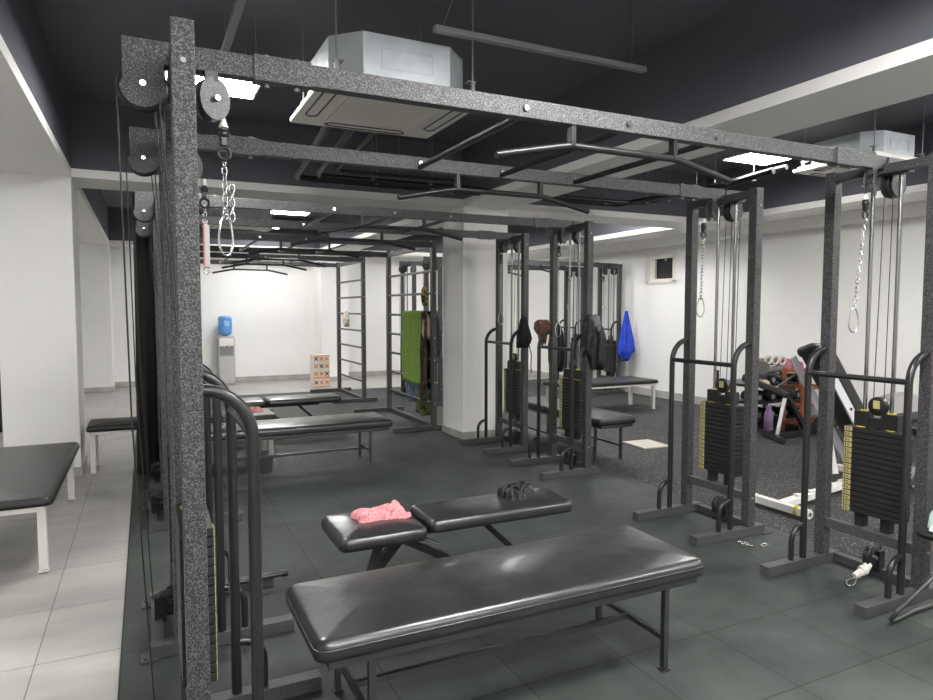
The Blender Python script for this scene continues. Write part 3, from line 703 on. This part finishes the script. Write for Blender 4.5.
# things on the right row machines
yq = YR[3] - Q
bag = cloth('drawstring_bag', XR - .065, yq - .09, 1.46, 1.15, .16, .10, BLACKC, 'black cloth bag hanging on the near post of the machine by the column', 'bag', None, 2., [(0, .25), (.12, .5), (.4, .7), (.85, 1), (1, .85)])
MB_ = MB().tube([(XR + .05, yq - .09, 1.2), (XR + .085, yq - .1, 1.05), (XR + .08, yq - .1, .92), (XR + .09, yq - .1, .85)], .006, n=6)
MB_.v = [(x - .06, y, z) for x, y, z in MB_.v]; MB_.build('strap', RUBBER, bag)
yq = YR[2] + Q
cloth('headscarf', XR - .11, yq + .03, 1.43, 1.20, .17, .15, mat('brown_pattern', (.10, .045, .035), .9, 0, (40, .6, .01), (24, (.22, .12, .10), .45, .68)), 'brown patterned scarf bunched on the handrail of the third right machine', 'scarf', None, 5., [(0, .6), (.15, 1), (.45, .95), (.6, .55), (1, .4)])
cloth('jacket', XR + .12, yq + .12, 1.40, .92, .16, .14, BLACKC, 'black jacket behind the far post of the third right machine', 'jacket', None, 7.)
yq = YR[2] - Q
cloth('vest', XR - .05, yq - .08, 1.49, 1.13, .14, .11, mat('grey_black_cloth', (.018, .018, .019), .9, 0, (50, .6, .01), (16, (.07, .07, .075), .5, .7)), 'grey and black vest on the near post of the third right machine', 'vest', None, 3.)
cloth('backpack', XR + .085, yq - .04, 1.46, 1.0, .15, .13, mat('black_nylon', (.009, .009, .011), .6, 0, (30, .5, .01), (10, (.02, .02, .023), .5, .7)), 'big black backpack hanging right of the third machine near post', 'bag', None, 1., [(0, .2), (.1, .35), (.25, .8), (.4, 1), (.9, 1), (1, .8)])
cloth('light_shirt', XR + .02, yq - .09, 1.49, 1.34, .10, .07, mat('grey_shirt', (.20, .20, .21), .9, 0, (50, .6, .01), (14, (.04, .04, .04), .45, .65)), 'grey garment between the vest and the backpack', 'clothing', None, 1.)
cloth('jacket', XS + .06, YS[0] - Q - .13, 1.50, .62, .30, .22, mat('blue_cloth', (.012, .04, .42), .75, 0, (30, .5, .01), (9, (.02, .07, .62), .4, .65)), 'bright blue jacket hanging on the back right machine', 'jacket', None, 2., [(0, .16), (.1, .3), (.35, .62), (.7, .9), (.84, 1.), (.9, .62), (1, .42)], 6)
# curtain
mb = MB(); rs = []
for i in range(24):
    s = i / 23; z = .03 + 2.55 * s
    rs.append([V((-.0 + math.cos(a) * .085 * (1 + .16 * math.sin(9 * a + s)) * (1 - .1 * math.sin(s * 3)) + .025 * s, 6.72 + math.sin(a) * .10 * (1 + .12 * math.sin(7 * a)), z)) for a in [2 * PI * k / 60 for k in range(60)]])
mb.rings(rs); o = mb.build('curtain', BLACKC); o.location = (-.01, .05, 0); tag(o, 'tall gathered black curtain just left of the left machine row', 'curtain')

# ================================================================ FAR WALL THINGS
t = thing('water_dispenser', 'grey water dispenser with a blue bottle against the back wall', 'water dispenser', (1.47, 14.36, -.01))
b = MB(); b.box((0, 0, .49), (.32, .32, .98), bev=.02); b.build('cabinet', mat('silver_plastic', (.42, .42, .42), .4), t)
b = MB(); b.box((0, -.165, .87), (.27, .02, .15), bev=.006); b.build('control_panel', WPLAST, t)
b = MB(); b.box((0, -.164, .69), (.26, .014, .17), bev=.004); b.build('tap_recess', mat('grey_recess', (.22, .22, .22), .5), t)
b = MB(); b.box((0, -.166, .30), (.27, .012, .52), bev=.004); b.build('lower_door', mat('light_grey_plastic', (.5, .5, .5), .4), t)
for s in (-1, 1): MB().cyl((s * .05, -.17, .79), (s * .05, -.20, .77), .012, n=10).build('tap', WPLAST, t)
BL = mat('blue_bottle', (.09, .28, .66), .18, 0, None, (6, (.16, .4, .8), .35, .65))
b = MB(); b.lathe([(.03, .96), (.04, .99), (.12, 1.03), (.135, 1.06), (.13, 1.12), (.138, 1.15), (.13, 1.19), (.138, 1.24), (.13, 1.28), (.138, 1.33), (.13, 1.38), (.09, 1.40)], (0, 0, 0), 'Z'); b.build('water_bottle', BL, t)
b = MB(); b.box((.02, -.139, 1.25), (.10, .004, .11)); b.build('bottle_label', mat('label_blue', (.3, .5, .85), .5), t)
# boxes with an orange X pattern
def xbox(z0, h, nx, label, seed):
    t = thing('storage_box', label, 'box', (3.10, 13.1, z0), .02, 'white boxes with orange pattern')
    MB().box((0, 0, h / 2), (.33, .26, h - .004), bev=.006).build('box_body', mat('box_white', (.75, .68, .6), .6), t)
    b = MB(); rows = max(1, round(h / .15))
    for r in range(rows):
        for c_ in range(3):
            cx, cz = -.105 + c_ * .105, h / rows * (r + .5); d = .036
            for sg in (-1, 1): b.bar((cx - d, -.132, cz - sg * d), (cx + d, -.132, cz + sg * d), .003, .020, 1 if (c_ + r + seed) % 3 == 0 else 0)
    for z in (.012, h - .012): b.box((0, -.132, z), (.32, .004, .012), 0)
    b.build('printed_pattern', [mat('orange_print', (.75, .22, .05), .6), mat('dark_print', (.12, .05, .03), .6)], t)
xbox(-.01, .19, 3, 'lowest white box with orange crosses by the back column', 0)
xbox(.18, .45, 3, 'upper white box with orange crosses by the back column', 1)

# ================================================================ RIGHT REAR EQUIPMENT
# white mat on floor
put(MB().box((0, 0, .006), (.36, .40, .012), bev=.003), 'floor_pad', mat('cream_mat', (.62, .58, .5), .8), (5.08, 5.82, .0), -.05, 'small cream coloured pad lying flat on the speckled floor', 'pad')
# incline bench
t = thing('incline_bench', 'white framed incline bench with black pads behind the nearest right machine', 'bench', (4.30, 3.42, 0))
b = MB(); b.bar((0, -.21, .05), (0, .21, .05), .06, .055, bev=.004); b.bar((0, 0, .055), (1.9, .35, .055), .07, .05, bev=.004)
for i in range(7): b.box((.25 + i * .18, .045 + i * .033, .087), (.05, .05, .018))
b.build('base_frame', WPAINT, t)
for s in (-1, 1): MB().cyl((0, s * .215, .05), (0, s * .245, .05), .036, 0, 18).cyl((-.002, s * .245, .05), (-.002, s * .252, .05), .016, 1, 12).build('end_cap', [WPAINT, CHROME], t)
MB().tube([(0, -.16, .05), (0, -.135, .05)], .040, n=14).build('brass_ring', YEL2, t)
P0, P1 = V((.98, .55, 1.10)), V((1.40, .28, .16))
d = (P1 - P0).normalized(); side = V((.12, .99, 0)).normalized(); nrm = d.cross(side)
def slab(mb, c, L, W, T, bev=.01, mi=0):
    M = Matrix((d, side, nrm)).transposed().to_4x4(); mb.box(c, (L, W, T), mi, M, bev); return mb
Lp = (P1 - P0).length
slab(MB(), (P0 + P1) / 2 + nrm * .12, Lp, .30, .12, .03).build('back_pad', LEATHER2, t)
LGM = mat('light_grey_metal', (.55, .55, .57), .4)
for q in (-1, 1): slab(MB(), (P0 + P1) / 2 + side * .17 * q, Lp, .02, .075, .003).build('side_plate', LGM, t)
for q in (.12, .45, .8): MB().cyl(P0 + d * Lp * q - side * .18, P0 + d * Lp * q - side * .19, .014, n=10).build('bolt', CHROME, t)
b = MB(); P2 = P0 + nrm * .10; b.tube([P2 - side * .15, P2 - side * .12 - d * .05, P2 - d * .05, P2 + side * .15], .05, n=12); b.build('head_roller', LEATHER2, t)
b = MB(); b.bar((P0 + P1) / 2 + side * .12 - nrm * .02, (1.15, .38, .08), .05, .05); b.bar((1.5, .32, .07), P1 - d * .1, .06, .06); b.bar((1.5, .1, .06), (1.5, .6, .06), .06, .05)
b.build('strut', WPAINT, t)
MB().bar((1.2, .55, .98), (2.1, .62, .2), .07, .10).build('rear_pad_support', LEATHER2, t)

# equipment pile against the right wall
t = thing('equipment_rack', 'black steel rack piled with mats and gear by the right wall', 'rack', (7.35, 6.2, 0))
b = MB()
for x in (-.5, .45):
    for y in (-.25, .3): b.box((x, y, .36), (.05, .05, .72))
for z in (.12, .34, .56): b.box((0, .02, z), (1.0, .6, .035))
b.build('rack_frame', TUBE, t)
rr = random.Random(5)
for z in (.17, .39, .61):
    for k in range(4):
        x = -.38 + k * .24; b = MB(); l = .26
        b.cyl((x, -.3, z + .02), (x + .04 * rr.uniform(-1, 1), -.3 + l, z + .03), .055, n=14); b.cyl((x, -.31, z + .02), (x, -.302, z + .02), .03, 1, 12)
        b.build('dumbbell', [RUBBER, ALU], t)
def rolled(x, y, z, L, r, m, label, ang=0.):
    b = MB(); a = V((math.cos(ang), math.sin(ang), 0)) * L / 2; b.cyl(-a, a, r, n=20)
    for k in range(3): b.tube([a * (1.004) + V((-math.sin(ang) * math.cos(t_) , math.cos(ang) * math.cos(t_), math.sin(t_))) * r * (.3 + k * .25) for t_ in [2 * PI * i / 16 for i in range(16)]], .004, closed=True, n=4)
    o = b.build('rolled_mat', m, None, (x, y, z)); tag(o, label, 'rolled mat', 'rolled mats on the equipment rack')
GM = mat('grey_mat', (.17, .165, .16), .85, 0, (40, .6, .01)); GM2 = mat('grey_brown_mat', (.10, .095, .09), .85, 0, (40, .6, .01))
rolled(7.0, 5.97, .80, .30, .08, GM2, 'dark grey rolled mat at the left end of the rack top', 1.2)
rolled(7.25, 5.93, .76, .50, .045, GM, 'lower pale grey roll on the rack top', .1)
rolled(7.27, 6.05, .85, .46, .05, GM, 'grey rolled mat on top of the other rolls', .05)
for i in range(3):
    b = MB().tube([(.055 * math.cos(a), 0, .05 * math.sin(a)) for a in [2 * PI * k / 16 for k in range(16)]], .014, closed=True, n=8)
    o = b.build('resistance_ring', mat('cream_ring', (.6, .57, .48), .6), None, (7.12 + i * .13, 5.91, .89 - .01 * i)); tag(o, '%s cream coloured ring lying on the grey rolls' % ('leftmost', 'middle', 'rightmost')[i], 'ring', 'cream rings on the rack')
put(towel_mesh(.32, .26, .13, 5.5), 'towel', mat('rose_cloth', (.42, .13, .19), .9, 0, (30, .6, .01)), (7.62, 5.98, .76), .2, 'rose pink cloth heaped on the right of the equipment rack', 'towel')
# machine in front of the rack with A-frame
t = thing('exercise_machine', 'black exercise machine with a silver A shaped leg in front of the rack', 'exercise machine', (6.85, 5.35, 0))
b = MB(); b.bar((-.25, 0, .04), (.45, .05, .04), .07, .06); b.bar((-.35, -.2, .04), (-.1, .3, .04), .06, .05); b.bar((.1, .15, .52), (.4, .1, .06), .06, .05); b.build('frame', TUBE, t)
MB().bar((-.22, 0, .05), (.06, .12, .52), .04, .03).build('silver_leg', mat('silver_leg', (.5, .5, .5), .35, .5), t)
b = MB(); b.cyl((.5, -.05, .14), (.78, .05, .14), .10, n=24); b.build('roller', RUBBER, t)
b = MB(); b.bar((.1, .15, .5), (-.25, .4, .68), .22, .08, bev=.02); b.bar((.1, .15, .5), (.3, .3, .55), .2, .08, bev=.02); b.build('seat_pad', LEATHER2, t)
b = MB(); b.tube([(-.1, .1, .62), (.1, .0, .78), (.3, .0, .72), (.36, .05, .5)], .018, n=8); b.build('handle', TUBE, t)
put(MB().lathe([(.02, 0), (.05, .02), (.05, .2), (.03, .26), (.03, .3)], (0, 0, 0), 'Z', 0, 16), 'bottle', mat('purple_bottle', (.22, .13, .26), .4), (6.6, 5.45, .09), 0, 'purple bottle between the second machine post and the silver leg', 'bottle')
put(MB().lathe([(.02, -.06), (.055, -.04), (.065, 0), (.055, .04), (.02, .06)], (0, 0, 0), 'Z', 0, 18), 'ball', mat('straw_ball', (.45, .38, .25), .8), (6.72, 5.62, .62), 0, 'small straw coloured ball on the gear by the rack', 'ball')
# orange-brown shelf
t = thing('shelf_rack', 'rusty orange shelf rack between the equipment pile and the incline bench', 'shelf', (7.45, 5.62, 0))
RUST = mat('rust_orange', (.26, .075, .035), .6, 0, (30, .3, .004), (8, (.33, .11, .05), .4, .7))
for x in (-.22, .22):
    for y in (-.13, .13): MB().box((x, y, .4), (.035, .035, .8)).build('upright', RUST, t)
for z in (.12, .34, .56, .76):
    b = MB(); b.box((0, -.13, z), (.44, .03, .03)); b.box((0, .13, z), (.44, .03, .03)); b.box((-.22, 0, z), (.03, .26, .03)); b.box((.22, 0, z), (.03, .26, .03)); b.box((0, 0, z - .01), (.42, .25, .01)); b.build('shelf_tier', RUST, t)
for z, y in ((.35, 5.6), (.57, 5.64)):
    put(MB().box((0, 0, .07), (.10, .10, .13), bev=.01), 'container', mat('pale_box', (.62, .6, .6), .5), (7.47, y, z), .2, ('lower' if z < .5 else 'upper') + ' pale container on the rusty orange shelf rack', 'container', 'pale containers on the shelf rack')
# exercise balls
def ball(x, y, z, r, m, label):
    n = 20; b = MB(); b.lathe([(max(.002, r * math.sin(PI * k / n)), -r * math.cos(PI * k / n)) for k in range(n + 1)], (0, 0, 0), 'Z', 0, 36)
    o = b.build('exercise_ball', m, None, (x, y, z)); tag(o, label, 'exercise ball', 'exercise balls')
BALLM = mat('grey_ball', (.27, .26, .255), .45)
ball(7.25, 4.32, .325, .325, BALLM, 'pale grey exercise ball behind the nearest right weight stack')
ball(7.52, 3.66, .31, .31, BALLM, 'grey exercise ball at the far right edge between the posts')
# black low bench at far right
t = thing('weight_bench', 'black weight bench with chrome frame behind the right edge post', 'bench', (5.75, 3.02, 0))
MB().pad((0, .0, .50), .28, .9, .08).build('padded_top', LEATHER2, t)
b = MB(); b.bar((0, -.4, .03), (0, .45, .03), .05, .05); b.bar((-.2, -.4, .03), (.2, -.4, .03), .05, .05); b.bar((0, .3, .04), (0, .25, .52), .05, .05); b.build('frame', CHROME, t)
b = MB(); b.cyl((-.3, .35, .62), (.25, .35, .62), .05, n=16); b.build('leg_roller', LEATHER2, t)

# folding chair at the right edge
t = thing('folding_chair', 'black folding chair cut off by the right edge of the picture', 'chair', (3.56, 1.75, 0))
b = MB(); b.pad((0, 0, .43), .42, .36, .035, r=.014, rc=.06, crown=.004); b.build('seat', LEATHER2, t)
b = MB()
for s in (-1, 1):
    pass
b.tube([(-.12, .20, .02), (-.30, .19, .012), (-.335, .18, .03), (-.31, .16, .08), (.12, -.0, .50), (.2, -.03, .6)], .010, n=10)
b.tube([(.12, .20, .02), (-.12, .20, .02)], .010, n=10)
b.build('front_leg', CHR2, t)
MB().tube([(.2, .1, .45), (.1, -.1, .2), (0, -.18, .015), (.3, -.19, .015)], .010, n=10).build('rear_leg', CHR2, t)
MB().tube([(.2, .16, .45), (.28, .16, .85), (.28, -.16, .85), (.2, -.16, .45)], .011, n=10).build('back_frame', CHR2, t)
put(towel_mesh(.30, .26, .13, 2.2), 'cushion', mat('mint_cloth', (.36, .50, .48), .85, 0, (30, .6, .01), (8, (.55, .66, .64), .4, .65)), (3.53, 1.78, .475), .3, 'pale mint cloth bundle on the folding chair at the right edge', 'cloth')

# floor carabiners
t = thing('cable_strap', 'white strap with a steel carabiner lying at the floor pulley of the nearest right machine', 'strap', (3.60, 2.33, .02))
b = MB().tube([(.07, 0, .07), (.03, .0, .04), (-.03, .015, .012)], [.020, .026, .018], n=10); b.tube([(.035, 0, .045), (.015, .004, .035)], .029, n=12); b.build('strap', mat('white_strap', (.62, .6, .55), .8, 0, (60, .6, .01)), t)
b = MB(); carabiner(b, (-.03, .01, .0), .125, .062, .005, V((.3, .95, 0)).normalized(), V((-.95, -.3, -.02)).normalized()); b.build('carabiner', CHROME, t)
t = thing('cable_shackles', 'loose steel shackles lying on the green floor beside the second right machine', 'shackles', (3.50, 3.0, .006))
for i, (dx, dy, a) in enumerate(((-.05, .02, .3), (.0, -.01, 1.4), (.05, -.04, .2), (.02, .03, 2.3))):
    b = MB(); carabiner(b, (dx, dy, .0), .075, .035, .004, V((math.sin(a), -math.cos(a), 0)), V((math.cos(a), math.sin(a), 0))); b.build('shackle', CHROME, t)
# small bar lying on the foot of second left machine
o = MB().cyl((0, 0, 0), (.28, .02, 0), .012, n=12).cyl((.28, .02, 0), (.31, .022, 0), .018, n=12).build('short_bar', TUBE, None, (.36, 3.64, .082)); tag(o, 'short black metal bar lying across the foot of the second left machine', 'bar')
# dark cabinet seen in the left bay
t = thing('cabinet', 'dark cabinet in the bay behind the left pillar', 'cabinet', (-1.75, 10.2, -.01))
MB().box((0, 0, .62), (.9, .5, 1.24), bev=.01).build('cabinet_body', BLACKC, t)
MB().box((0, -.255, .62), (.42, .015, 1.15), bev=.004).build('cabinet_door', TUBE, t)

# ================================================================ CAMERA, WORLD, VIEW
cam = bpy.data.cameras.new('camera'); co = bpy.data.objects.new('camera', cam); C.objects.link(co)
cam.sensor_width = 36; cam.lens = 664 * 36 / 933; cam.clip_start = .05
co.location = (0, 0, 1.542); co.rotation_euler = (math.radians(90 - 3.59), 0, math.radians(-25.81))
S.camera = co
W = bpy.data.worlds.new('world'); S.world = W; W.use_nodes = True
W.node_tree.nodes['Background'].inputs[0].default_value = (.5, .52, .56, 1); W.node_tree.nodes['Background'].inputs[1].default_value = .1
S.view_settings.view_transform = 'Standard'; S.view_settings.look = 'None'; S.view_settings.gamma = 1; S.view_settings.exposure = 2.0
